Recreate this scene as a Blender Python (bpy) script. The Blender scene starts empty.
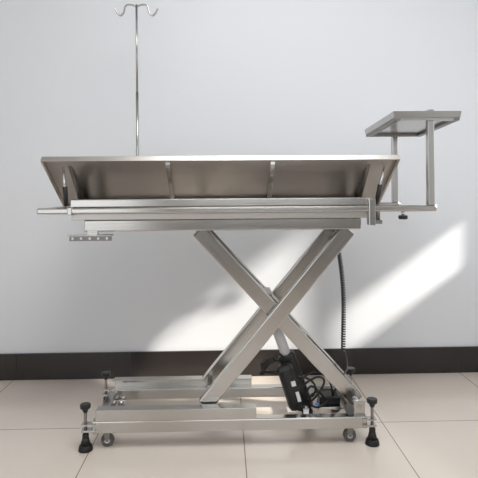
import bpy, bmesh, math
from mathutils import Vector, Matrix
scn=bpy.context.scene
scn.view_settings.view_transform='Standard'
C=scn.collection

# ---------- materials ----------
def mat(name,col,rough=.5,metal=0,coat=0,spec=.5):
    m=bpy.data.materials.new(name); m.use_nodes=True
    b=m.node_tree.nodes['Principled BSDF']
    b.inputs['Base Color'].default_value=(*col,1)
    b.inputs['Roughness'].default_value=rough
    b.inputs['Metallic'].default_value=metal
    b.inputs['Coat Weight'].default_value=coat
    b.inputs['Specular IOR Level'].default_value=spec
    return m
def brushed(name,col,r0,r1,scale=(2,60,60),bump=.05):
    m=mat(name,col,.3,1); nt=m.node_tree; b=nt.nodes['Principled BSDF']
    tc=nt.nodes.new('ShaderNodeTexCoord'); mp=nt.nodes.new('ShaderNodeMapping')
    mp.inputs['Scale'].default_value=scale
    n=nt.nodes.new('ShaderNodeTexNoise'); n.inputs['Scale'].default_value=4; n.inputs['Detail'].default_value=5
    r=nt.nodes.new('ShaderNodeMapRange'); r.inputs['To Min'].default_value=r0; r.inputs['To Max'].default_value=r1
    bp=nt.nodes.new('ShaderNodeBump'); bp.inputs['Strength'].default_value=bump; bp.inputs['Distance'].default_value=.002
    nt.links.new(tc.outputs['Object'],mp.inputs['Vector']); nt.links.new(mp.outputs[0],n.inputs['Vector'])
    nt.links.new(n.outputs['Fac'],r.inputs['Value']); nt.links.new(r.outputs[0],b.inputs['Roughness'])
    nt.links.new(n.outputs['Fac'],bp.inputs['Height']); nt.links.new(bp.outputs[0],b.inputs['Normal'])
    return m
STEEL=brushed('brushed_steel',(.50,.485,.46),.13,.28)
PANEL=brushed('sheet_steel',(.50,.475,.45),.30,.38,(1.5,4,6),.008)
DARKST=brushed('dark_steel',(.25,.24,.23),.3,.5)
BLACK=mat('black_plastic',(.012,.012,.013),.35)
RUB=mat('black_rubber',(.01,.01,.01),.6)
GREY=mat('grey_wheel',(.10,.10,.10),.5)
WHITE=mat('white_label',(.75,.75,.75),.5)
CHROME=mat('chrome',(.7,.7,.71),.15,1)
BLUE=mat('blue_plug',(.05,.2,.6),.4)

WALL=mat('wall_paint',(.79,.81,.835),.55); nt=WALL.node_tree
n=nt.nodes.new('ShaderNodeTexNoise'); n.inputs['Scale'].default_value=60; n.inputs['Detail'].default_value=4
bp=nt.nodes.new('ShaderNodeBump'); bp.inputs['Strength'].default_value=.05; bp.inputs['Distance'].default_value=.003
nt.links.new(n.outputs['Fac'],bp.inputs['Height']); nt.links.new(bp.outputs[0],nt.nodes['Principled BSDF'].inputs['Normal'])
CEIL=mat('ceiling_paint',(.8,.8,.8),.8)
WARMW=mat('room_wall_paint',(.28,.265,.25),.7)

def tiles(name,col1,col2,joint,T,ox,oy,gw,rough):
    m=mat(name,col1,rough); nt=m.node_tree; b=nt.nodes['Principled BSDF']; L=nt.links.new
    g=nt.nodes.new('ShaderNodeNewGeometry'); s=nt.nodes.new('ShaderNodeSeparateXYZ'); L(g.outputs['Position'],s.inputs[0])
    def M(op,a,b_=None):
        k=nt.nodes.new('ShaderNodeMath'); k.operation=op
        for i,v in enumerate((a,b_)):
            if v is None: continue
            if isinstance(v,(int,float)): k.inputs[i].default_value=v
            else: L(v,k.inputs[i])
        return k.outputs[0]
    outs=[]
    for ax,o in (('X',ox),('Y',oy)):
        u=M('DIVIDE',M('SUBTRACT',s.outputs[ax],o-20*T),T)
        f=M('FRACT',u); d=M('MINIMUM',f,M('SUBTRACT',1.0,f))
        outs.append(M('LESS_THAN',d,gw/T/2))
    j=M('MAXIMUM',outs[0],outs[1])
    nz=nt.nodes.new('ShaderNodeTexNoise'); nz.inputs['Scale'].default_value=3; nz.inputs['Detail'].default_value=6
    L(g.outputs['Position'],nz.inputs['Vector'])
    mx=nt.nodes.new('ShaderNodeMix'); mx.data_type='RGBA'
    mx.inputs[6].default_value=(*col1,1); mx.inputs[7].default_value=(*col2,1); L(nz.outputs['Fac'],mx.inputs[0])
    m2=nt.nodes.new('ShaderNodeMix'); m2.data_type='RGBA'; L(j,m2.inputs[0]); L(mx.outputs[2],m2.inputs[6]); m2.inputs[7].default_value=(*joint,1)
    L(m2.outputs[2],b.inputs['Base Color'])
    return m
FLOOR=tiles('floor_tiles',(.72,.63,.55),(.79,.71,.63),(.27,.20,.14),.61,.072,2.25,.004,.14)
BASE=tiles('baseboard_tiles',(.018,.014,.014),(.03,.024,.022),(.006,.005,.005),.61,-.52,.3,.003,.25)

# ---------- geometry ----------
def obj(name,me,m,parent=None,smooth=False):
    o=bpy.data.objects.new(name,me); C.objects.link(o)
    if m: me.materials.append(m)
    if parent: o.parent=parent
    if smooth:
        for p in me.polygons: p.use_smooth=True
    return o
def bev(o,w,seg=2):
    if w>0:
        k=o.modifiers.new('b','BEVEL'); k.width=w; k.segments=seg; k.limit_method='ANGLE'
    return o
def box(name,x0,x1,y0,y1,z0,z1,m,parent=None,b=.002):
    bm=bmesh.new(); bmesh.ops.create_cube(bm,size=1)
    for v in bm.verts: v.co=Vector(((v.co.x)*(x1-x0),(v.co.y)*(y1-y0),(v.co.z)*(z1-z0)))
    me=bpy.data.meshes.new(name); bm.to_mesh(me); bm.free()
    o=obj(name,me,m,parent); o.location=((x0+x1)/2,(y0+y1)/2,(z0+z1)/2)
    return bev(o,b)
def beam(name,p0,p1,wy,h,m,parent=None,b=.003):
    p0=Vector(p0);p1=Vector(p1); d=p1-p0; L=d.length
    bm=bmesh.new(); bmesh.ops.create_cube(bm,size=1)
    for v in bm.verts: v.co=Vector((v.co.x*L,v.co.y*wy,v.co.z*h))
    me=bpy.data.meshes.new(name); bm.to_mesh(me); bm.free()
    o=obj(name,me,m,parent); x=d.normalized(); z=x.cross(Vector((0,1,0)));
    if z.length<1e-4: z=Vector((0,0,1))
    z.normalize(); y=z.cross(x)
    R=Matrix((x,y,z)).transposed().to_4x4(); o.matrix_world=Matrix.Translation((p0+p1)/2)@R
    return bev(o,b)
def cyl(name,p0,p1,r,m,parent=None,r2=None,b=0,seg=24):
    p0=Vector(p0);p1=Vector(p1); d=p1-p0
    bm=bmesh.new(); bmesh.ops.create_cone(bm,cap_ends=True,segments=seg,radius1=r,radius2=r if r2 is None else r2,depth=d.length)
    me=bpy.data.meshes.new(name); bm.to_mesh(me); bm.free()
    o=obj(name,me,m,parent)
    for p in me.polygons: p.use_smooth=len(p.vertices)==4
    o.matrix_world=Matrix.Translation((p0+p1)/2)@d.to_track_quat('Z','Y').to_matrix().to_4x4()
    return bev(o,b)
def tube(name,pts,r,m,parent=None,smooth=True):
    cu=bpy.data.curves.new(name,'CURVE'); cu.dimensions='3D'; cu.bevel_depth=r; cu.bevel_resolution=3; cu.use_fill_caps=True
    if smooth:
        sp=cu.splines.new('NURBS'); sp.order_u=3; sp.use_endpoint_u=True
    else: sp=cu.splines.new('POLY')
    sp.points.add(len(pts)-1)
    for i,p in enumerate(pts): sp.points[i].co=(*p,1)
    if smooth: sp.order_u=3; sp.use_endpoint_u=True
    o=bpy.data.objects.new(name,cu); C.objects.link(o); cu.materials.append(m)
    if parent:o.parent=parent
    return o
def poly(name,vs,fs,m,parent=None,b=0):
    me=bpy.data.meshes.new(name); me.from_pydata(vs,[],fs); me.update(); 
    bm=bmesh.new(); bm.from_mesh(me); bmesh.ops.recalc_face_normals(bm,faces=bm.faces); bm.to_mesh(me); bm.free()
    return bev(obj(name,me,m,parent),b)
def extr(name,prof,x0,x1,m,parent=None,b=0):
    n=len(prof); vs=[(x0,y,z) for y,z in prof]+[(x1,y,z) for y,z in prof]
    fs=[tuple(range(n)),tuple(range(2*n-1,n-1,-1))]+[(i,(i+1)%n,n+(i+1)%n,n+i) for i in range(n)]
    return poly(name,vs,fs,m,parent,b)

# ---------- room ----------
WY=2.84; RX=1.9; LX=-3.0; FY=-2.2; H=2.9
box('floor',LX-.1,RX+.1,FY,WY+.1,-.1,0,FLOOR,b=0)
box('wall_back',LX-.1,RX+.1,WY,WY+.1,0,H,WALL,b=0)
box('wall_left',LX-.1,LX,FY,WY,0,H,WALL,b=0)
box('ceiling',LX-.1,RX+.1,FY,WY+.1,H,H+.1,CEIL,b=0)
box('baseboard_back',LX,RX,WY-.012,WY,0,.142,BASE,b=.001)
WF=mat('window_frame_white',(.8,.8,.8),.4)
def wall_open(name,a0,a1,ops,fn,m):
    us=sorted({a0,a1,*[o[0] for o in ops],*[o[1] for o in ops]}); zs=sorted({0,H,*[o[2] for o in ops],*[o[3] for o in ops]})
    bm=bmesh.new()
    for i in range(len(us)-1):
        for j in range(len(zs)-1):
            cu=(us[i]+us[i+1])/2; cz=(zs[j]+zs[j+1])/2
            if any(o[0]<cu<o[1] and o[2]<cz<o[3] for o in ops): continue
            bmesh.ops.create_cube(bm,size=1,matrix=fn(cu,cz,us[i+1]-us[i],zs[j+1]-zs[j]))
    me=bpy.data.meshes.new(name); bm.to_mesh(me); bm.free(); return obj(name,me,m)
OPS=[(1.44,2.10,1.15,1.92),(2.14,2.55,1.00,1.32)]  # unseen window openings, shaped to cut the sun patches on the back wall
wall_open('wall_right',FY,WY,OPS,lambda u,z,du,dz:Matrix.Translation((RX+.05,u,z))@Matrix.Diagonal((.1,du,dz,1)),WALL)
for i,(a,b,c,d) in enumerate(OPS):
    e=bpy.data.objects.new('window_%d'%(i+1),None); C.objects.link(e)
    t=.015
    box('frame_bottom',RX+.02,RX+.08,a,b,c,c+t,WF,e); box('frame_top',RX+.02,RX+.08,a,b,d-t,d,WF,e)
    box('frame_side_1',RX+.02,RX+.08,a,a+t,c+t,d-t,WF,e); box('frame_side_2',RX+.02,RX+.08,b-t,b,c+t,d-t,WF,e)
FO=[(-2.6,-1.0,.35,2.6),(-.55,1.5,.9,2.6)]  # added openings behind the camera, bright shapes for the steel to reflect
wall_open('wall_front',LX-.1,RX+.1,FO,lambda u,z,du,dz:Matrix.Translation((u,FY-.05,z))@Matrix.Diagonal((du,.1,dz,1)),WARMW)
for i,(a,b,c,d) in enumerate(FO):
    e=bpy.data.objects.new('window_%d'%(i+3),None); C.objects.link(e); t=.05
    box('frame_bottom',a,b,FY-.08,FY-.02,c,c+t,WF,e); box('frame_top',a,b,FY-.08,FY-.02,d-t,d,WF,e)
    for j,x in enumerate((a,(a+b)/2-t/2,b-t)): box('frame_upright_%d'%(j+1),x,x+t,FY-.08,FY-.02,c+t,d-t,WF,e)

# ---------- table ----------
T=bpy.data.objects.new('veterinary_operating_table',None); C.objects.link(T)
YF,YB=2.055,2.42
box('base_rail_front',-.53,.565,YF,YF+.04,.065,.112,STEEL,T,.004)
box('base_rail_back',-.53,.565,YB-.04,YB,.065,.112,STEEL,T,.004)
box('base_rail_left',-.53,-.49,YF+.04,YB-.04,.066,.111,STEEL,T,.004)
box('base_rail_right',.525,.565,YF+.04,YB-.04,.066,.111,STEEL,T,.004)
def chan(name,y0,y1,open_dir):
    z0,z1,t=.112,.156,.004
    if open_dir>0: pr=[(y0,z0),(y1,z0),(y1,z0+t),(y0+t,z0+t),(y0+t,z1-t),(y1,z1-t),(y1,z1),(y0,z1)]
    else: pr=[(y1,z0),(y0,z0),(y0,z0+t),(y1-t,z0+t),(y1-t,z1-t),(y0,z1-t),(y0,z1),(y1,z1)]
    extr(name,pr,-.515,.12,STEEL,T,.0008)
chan('slide_channel_front',YF,YF+.045,1); chan('slide_channel_back',YB-.045,YB,-1)
k=0
for x in (-.555,.585):
    for y in (YF+.005,YB-.005):
        k+=1; s=1 if x>0 else -1
        box('foot_lug_%d'%k,min(x-.014*1,x-s*.04),max(x+.014,x-s*.04),y-.016,y+.016,.075,.083,STEEL,T,.001)
        box('foot_lug_upper_%d'%k,min(x-.014,x-s*.04),max(x+.014,x-s*.04),y-.016,y+.016,.1,.106,STEEL,T,.001)
        cyl('foot_rod_%d'%k,(x,y,.03),(x,y,.17),.006,DARKST,T)
        cyl('foot_knob_%d'%k,(x,y,.165),(x,y,.183),.021,BLACK,T,b=.004)
        cyl('foot_knob_neck_%d'%k,(x,y,.15),(x,y,.167),.009,BLACK,T,r2=.014)
        cyl('foot_nut_%d'%k,(x,y,.052),(x,y,.066),.013,BLACK,T,seg=6)
        cyl('foot_pad_%d'%k,(x,y,0),(x,y,.022),.029,RUB,T,r2=.024,b=.003)
        cyl('foot_pad_neck_%d'%k,(x,y,.02),(x,y,.052),.02,RUB,T,r2=.012)
k=0
for x in (-.475,.50):
    for y in (YF+.035,YB-.06):
        k+=1
        cyl('caster_wheel_%d'%k,(x,y-.01,.026),(x,y+.01,.026),.026,GREY,T,b=.004)
        cyl('caster_hub_%d'%k,(x,y-.013,.026),(x,y+.013,.026),.010,CHROME,T)
        poly('caster_fork_%d'%k,[(x-.014,y-.015,.064),(x+.014,y-.015,.064),(x+.006,y-.015,.022),(x-.006,y-.015,.022),
                                 (x-.014,y-.013,.064),(x+.014,y-.013,.064),(x+.006,y-.013,.022),(x-.006,y-.013,.022)],
             [(0,1,2,3),(4,5,6,7),(0,1,5,4),(1,2,6,5),(2,3,7,6),(3,0,4,7)],DARKST,T)
        cyl('caster_stem_%d'%k,(x,y,.05),(x,y,.07),.012,CHROME,T)
# scissor arms
hb=.062
A0,A1=(-.11,.855),(.55,.132); B0,B1=(.51,.855),(-.088,.14)
for nm,(y) in (('front',2.128),('back',2.375)):
    beam('scissor_arm_b_'+nm,(B0[0],y,B0[1]),(B1[0],y,B1[1]),.03,hb,STEEL,T,.005)
for nm,(y) in (('front',2.166),('back',2.335)):
    beam('scissor_arm_a_'+nm,(A0[0],y,A0[1]),(A1[0],y,A1[1]),.03,hb,STEEL,T,.005)
cyl('scissor_axle_center',(.216,2.115,.502),(.216,2.39,.502),.010,STEEL,T)
cyl('scissor_axle_top_left',(-.093,2.155,.838),(-.093,2.35,.838),.011,STEEL,T)
cyl('scissor_axle_top_right',(.494,2.115,.838),(.494,2.39,.838),.011,STEEL,T)
cyl('scissor_axle_bottom_left',(-.072,2.115,.158),(-.072,2.39,.158),.011,STEEL,T)
cyl('scissor_axle_bottom_right',(.537,2.075,.145),(.537,2.41,.145),.012,CHROME,T)
box('axle_lug_front',.515,.56,2.075,2.085,.11,.165,STEEL,T); box('axle_lug_back',.515,.56,2.39,2.40,.11,.165,STEEL,T)
cyl('slider_roller_front',(-.072,2.07,.135),(-.072,2.11,.135),.017,GREY,T); cyl('slider_roller_back',(-.072,2.385,.135),(-.072,2.405,.135),.017,GREY,T)
cyl('roller_right_front',(.50,2.075,.13),(.50,2.10,.13),.018,GREY,T)
box('arm_brace_upper',.155,.20,2.18,2.32,.53,.585,STEEL,T,.003)
box('arm_brace_lower',.33,.36,2.18,2.32,.35,.38,STEEL,T,.003)
for nm,y in (('front',2.075),('back',2.40)):
    box('upper_frame_rail_'+nm,-.555,.545,y-.02,y+.02,.862,.907,STEEL,T,.004)
box('upper_frame_end_left',-.555,-.515,2.095,2.38,.863,.906,STEEL,T,.004)
box('upper_frame_end_right',.505,.545,2.095,2.38,.863,.906,STEEL,T,.004)
for nm,y in (('front',2.06),('back',2.43)):
    box('top_frame_under_'+nm,-.60,.585,y-.012,y+.012,.908,.934,PANEL,T,.002)
    box('top_frame_rail_'+nm,-.605,.59,y-.02,y+.02,.957,.990,STEEL,T,.004)
box('top_frame_end_left',-.605,-.57,2.08,2.41,.957,.988,STEEL,T,.003)
box('top_frame_end_right',.555,.59,2.08,2.41,.957,.988,STEEL,T,.003)
for nm,y in (('front',2.03),('back',2.46)):
    box('side_bar_'+nm,-.727,.838,y-.012,y+.012,.933,.957,STEEL,T,.006)
    box('side_bar_clamp_left_'+nm,-.608,-.59,y-.014,y+.014,.929,.96,STEEL,T,.003)
    box('side_bar_clamp_right_'+nm,.565,.592,y-.018,y+.018,.88,.985,STEEL,T,.003)
box('side_bar_end_left',-.727,-.70,2.042,2.448,.935,.955,STEEL,T,.004)
cyl('clamp_pin',(.605,2.03,.90),(.605,2.03,.99),.008,DARKST,T)
box('clamp_pin_lug',.59,.62,2.02,2.04,.885,.90,DARKST,T)
def vpanel(side):
    yc=2.24; sgn=-1 if side=='front' else 1
    y0=yc+sgn*.005; y1=yc+sgn*.28; z0=.972; z1=1.153
    d=Vector((y1-y0,z1-z0)).normalized(); n=Vector((d.y,-d.x))*(1 if sgn>0 else -1)
    if n.y>0: n=-n
    t=.006; lip=.022
    P=lambda a,b:(y0+d.x*a+n.x*b, z0+d.y*a+n.y*b)
    Lw=math.hypot(y1-y0,z1-z0)
    prof=[P(0,0),P(Lw,0),P(Lw,lip),P(Lw-t,lip),P(Lw-t,t),P(0,t)]
    extr('top_panel_'+side,prof,-.685,.668,PANEL,T,.001)
    for nm,x0,x1 in (('left',-.685,-.677),('right',.660,.668)):
        extr('panel_lip_%s_%s'%(side,nm),[P(.0,t),P(Lw-t,t),P(Lw-t,lip),P(.0,lip)],x0,x1,STEEL,T)
    for j,x in enumerate((-.215,.185)):
        extr('panel_rib_%s_%d'%(side,j+1),[P(.01,t),P(Lw-.02,t),P(Lw-.03,.022),P(.01,.04)],x-.009,x+.009,STEEL,T,.001)
    extr('panel_rib_%s_3'%side,[P(.01,t),P(Lw-.05,t),P(.02,.05)],-.60,-.585,DARKST,T,.001)
    extr('panel_rib_%s_4'%side,[P(.01,t),P(Lw-.05,t),P(.02,.05)],.555,.57,DARKST,T,.001)
    for j,x in enumerate((-.615,.60)):
        a=P(Lw-.05,.012); yb=2.03 if sgn<0 else 2.45
        cyl('tilt_strut_%s_%d'%(side,j+1),(x+(.02 if x>0 else -.0),a[0],a[1]),(x,yb,.965),.005,CHROME,T)
        cyl('tilt_strut_sleeve_%s_%d'%(side,j+1),(x+(.01 if x>0 else 0),(a[0]*.5+yb*.5),(a[1]+.965)/2),(x,yb,.965),.009,BLACK,T)
vpanel('front'); vpanel('back')
cyl('hinge_tube',(-.69,2.24,.968),(.664,2.24,.968),.01,STEEL,T)
extr('drain_gutter',[(2.20,.955),(2.28,.955),(2.265,.93),(2.215,.93)],-.6,.58,PANEL,T,.002)
box('holder_plate',-.615,-.44,2.03,2.07,.846,.850,STEEL,T,.001)
box('holder_face',-.605,-.44,2.03,2.034,.828,.848,DARKST,T,.001)
for j in range(5): cyl('holder_stud_%d'%(j+1),(-.59+j*.033,2.024,.838),(-.59+j*.033,2.032,.838),.005,STEEL,T)
box('holder_bracket',-.54,-.50,2.05,2.07,.846,.866,STEEL,T,.001)
# head tray
for nm,y in (('front',2.03),('back',2.46)):
    box('tray_post_'+nm,.802,.828,y-.013,y+.013,.957,1.335 if nm=='front' else 1.30,STEEL,T,.003)
def tray(x0,x1,y0,y1,z0,h,t,tilt):
    bm=bmesh.new(); zf=lambda y:-tilt*(y-y0)
    def ring(a,z): return [bm.verts.new((v[0],v[1],z+zf(v[1]))) for v in ((x0+a,y0+a),(x1-a,y0+a),(x1-a,y1-a),(x0+a,y1-a))]
    r=[ring(.004,z0),ring(0,z0+h),ring(t+.004,z0+h),ring(.012,z0+t)]
    bm.faces.new(r[0][::-1])
    for a,b in zip(r,r[1:]):
        for i in range(4): bm.faces.new((a[i],a[(i+1)%4],b[(i+1)%4],b[i]))
    bm.faces.new(r[3])
    me=bpy.data.meshes.new('head_tray'); bm.to_mesh(me); bm.free(); bev(obj('head_tray',me,STEEL,T),.002)
    def sl(nm,xa,xb,ya,yb,m,h=.010):
        vs=[(x,y,z+zf(y)) for z in (z0-h,z0) for x,y in ((xa,ya),(xb,ya),(xb,yb),(xa,yb))]
        poly(nm,vs,[(0,1,2,3),(4,5,6,7),(0,1,5,4),(1,2,6,5),(2,3,7,6),(3,0,4,7)],m,T,.001)
    sl('tray_flange_left',x0+.006,x0+.030,y0+.005,y1-.005,DARKST); sl('tray_flange_right',x1-.030,x1-.006,y0+.005,y1-.005,DARKST)
    sl('tray_flange_back',x0+.030,x1-.030,y1-.035,y1-.005,DARKST); sl('tray_flange_front',x0+.030,x1-.030,y0+.005,y0+.020,STEEL)
tray(.660,.93,2.0,2.42,1.300,.026,.004,.06)
cyl('arm_knob_stem',(.705,2.03,.915),(.705,2.03,.935),.006,CHROME,T); cyl('arm_knob',(.705,2.03,.902),(.705,2.03,.918),.018,BLACK,T,b=.004)
cyl('arm_knob_stem_back',(.705,2.46,.915),(.705,2.46,.935),.006,CHROME,T); cyl('arm_knob_back',(.705,2.46,.902),(.705,2.46,.918),.016,BLACK,T,b=.004)

# linear actuator
def lerp(a,b,t): return tuple(a[i]+(b[i]-a[i])*t for i in range(3))
a0=(.34,2.235,.085); a1=(.20,2.235,.48)
cyl('actuator_tube',lerp(a0,a1,.45),lerp(a0,a1,.86),.022,WHITE,T)
cyl('actuator_rod',lerp(a0,a1,.8),a1,.010,CHROME,T)
beam('actuator_housing',lerp(a0,a1,-.02),lerp(a0,a1,.58),.055,.075,BLACK,T,.012)
beam('actuator_motor',(.305,2.19,.090),(.245,2.19,.285),.06,.070,BLACK,T,.022)
beam('actuator_label',(.308,2.158,.135),(.297,2.158,.175),.004,.014,WHITE,T,0)
beam('actuator_label_small',(.285,2.158,.2),(.28,2.158,.22),.004,.018,WHITE,T,0)
cyl('actuator_clevis',(.34,2.19,.085),(.34,2.28,.085),.012,CHROME,T)
box('actuator_mount',.32,.375,2.095,2.38,.066,.08,STEEL,T,.003)
box('control_box',.40,.49,2.20,2.28,.10,.135,BLACK,T,.006)
box('control_box_shelf',.39,.53,2.18,2.30,.088,.10,STEEL,T,.002)
pts=[];N=46*10
for i in range(N+1):
    t=i/N; a=i/10*2*math.pi
    cx=.497+.035*t+.012*math.sin(t*4); cz=.80-.50*t
    pts.append((cx+.0075*math.cos(a),2.29+.0075*math.sin(a),cz))
tube('coiled_cord',pts,.0036,RUB,T,False)
tube('cord_top',[(.48,2.29,.865),(.50,2.29,.85),(.505,2.29,.82),(.5045,2.29,.80)],.003,RUB,T)
tube('cord_bottom',[(.53,2.29,.30),(.54,2.29,.26),(.535,2.27,.22),(.50,2.25,.2),(.47,2.25,.13)],.004,RUB,T)
tube('cable_1',[(.25,2.2,.27),(.24,2.18,.34),(.20,2.17,.31),(.15,2.18,.25),(.14,2.2,.235),(.20,2.2,.25),(.265,2.2,.25)],.0045,RUB,T)
tube('cable_2',[(.25,2.21,.28),(.22,2.2,.30),(.155,2.2,.28),(.15,2.2,.255),(.21,2.2,.235),(.27,2.2,.23)],.004,RUB,T)
tube('cable_3',[(.32,2.16,.2),(.37,2.14,.25),(.42,2.15,.23),(.39,2.17,.16),(.34,2.15,.125),(.40,2.15,.105),(.44,2.2,.13)],.0045,RUB,T)
tube('cable_4',[(.31,2.16,.22),(.35,2.15,.265),(.41,2.17,.245),(.45,2.2,.2),(.46,2.22,.13)],.004,RUB,T)
tube('cable_5',[(.34,2.17,.14),(.37,2.15,.18),(.43,2.16,.185),(.47,2.2,.16),(.45,2.22,.12)],.004,RUB,T)
tube('cable_6',[(.30,2.16,.24),(.34,2.15,.24),(.38,2.15,.2),(.36,2.15,.15),(.33,2.15,.17),(.36,2.15,.22),(.42,2.2,.13)],.0045,RUB,T)
beam('cable_plug',(.20,2.165,.315),(.15,2.175,.28),.022,.024,RUB,T,.004)
box('cable_connector',.37,.385,2.14,2.15,.125,.132,BLUE,T,.001)

# ---------- IV pole ----------
I=bpy.data.objects.new('iv_pole',None); C.objects.link(I)
px,py=-.424,2.545
cyl('pole',(px,py,.93),(px,py,1.50),.007,STEEL,I); cyl('pole_upper',(px,py,1.49),(px,py,1.93),.0055,STEEL,I)
box('pole_clamp',px-.02,px+.02,2.4725,py+.01,.932,.958,STEEL,I)
for s in (-1,1):
    tube('hook_%d'%(1 if s<0 else 2),[(px,py,1.92),(px+s*.02,py,1.93),(px+s*.055,py,1.93),(px+s*.06,py,1.89),(px+s*.078,py,1.872),(px+s*.095,py,1.89),(px+s*.103,py,1.91)],.0045,STEEL,I)

# ---------- light ----------
w=bpy.data.worlds.new('w'); scn.world=w; w.use_nodes=True
bg=w.node_tree.nodes['Background']; bg.inputs[0].default_value=(.93,.96,1,1); bg.inputs[1].default_value=2.0
sun=bpy.data.lights.new('sun','SUN'); sun.energy=6.5; sun.angle=math.radians(3.5); sun.color=(1,.95,.87)
so=bpy.data.objects.new('sun',sun); C.objects.link(so); so.rotation_euler=Vector((-1,.5,-.72)).to_track_quat('-Z','Y').to_euler()
ar=bpy.data.lights.new('ceiling_lamp','AREA'); ar.energy=38; ar.size=1.4; ar.color=(.98,.99,1)  # added soft fill from overhead, not a fixture of the room
ao=bpy.data.objects.new('ceiling_lamp',ar); C.objects.link(ao); ao.location=(.3,1.0,2.85)

# ---------- camera ----------
cam=bpy.data.cameras.new('camera'); co=bpy.data.objects.new('camera',cam); C.objects.link(co)
cam.sensor_width=36; cam.lens=39; cam.shift_y=-51/478
co.matrix_world=Matrix.Translation((0,0,1.03))@Matrix.Rotation(math.radians(-1.6),4,'Z')@Matrix.Rotation(math.radians(90),4,'X')@Matrix.Rotation(math.radians(-.4),4,'Z')
scn.camera=co
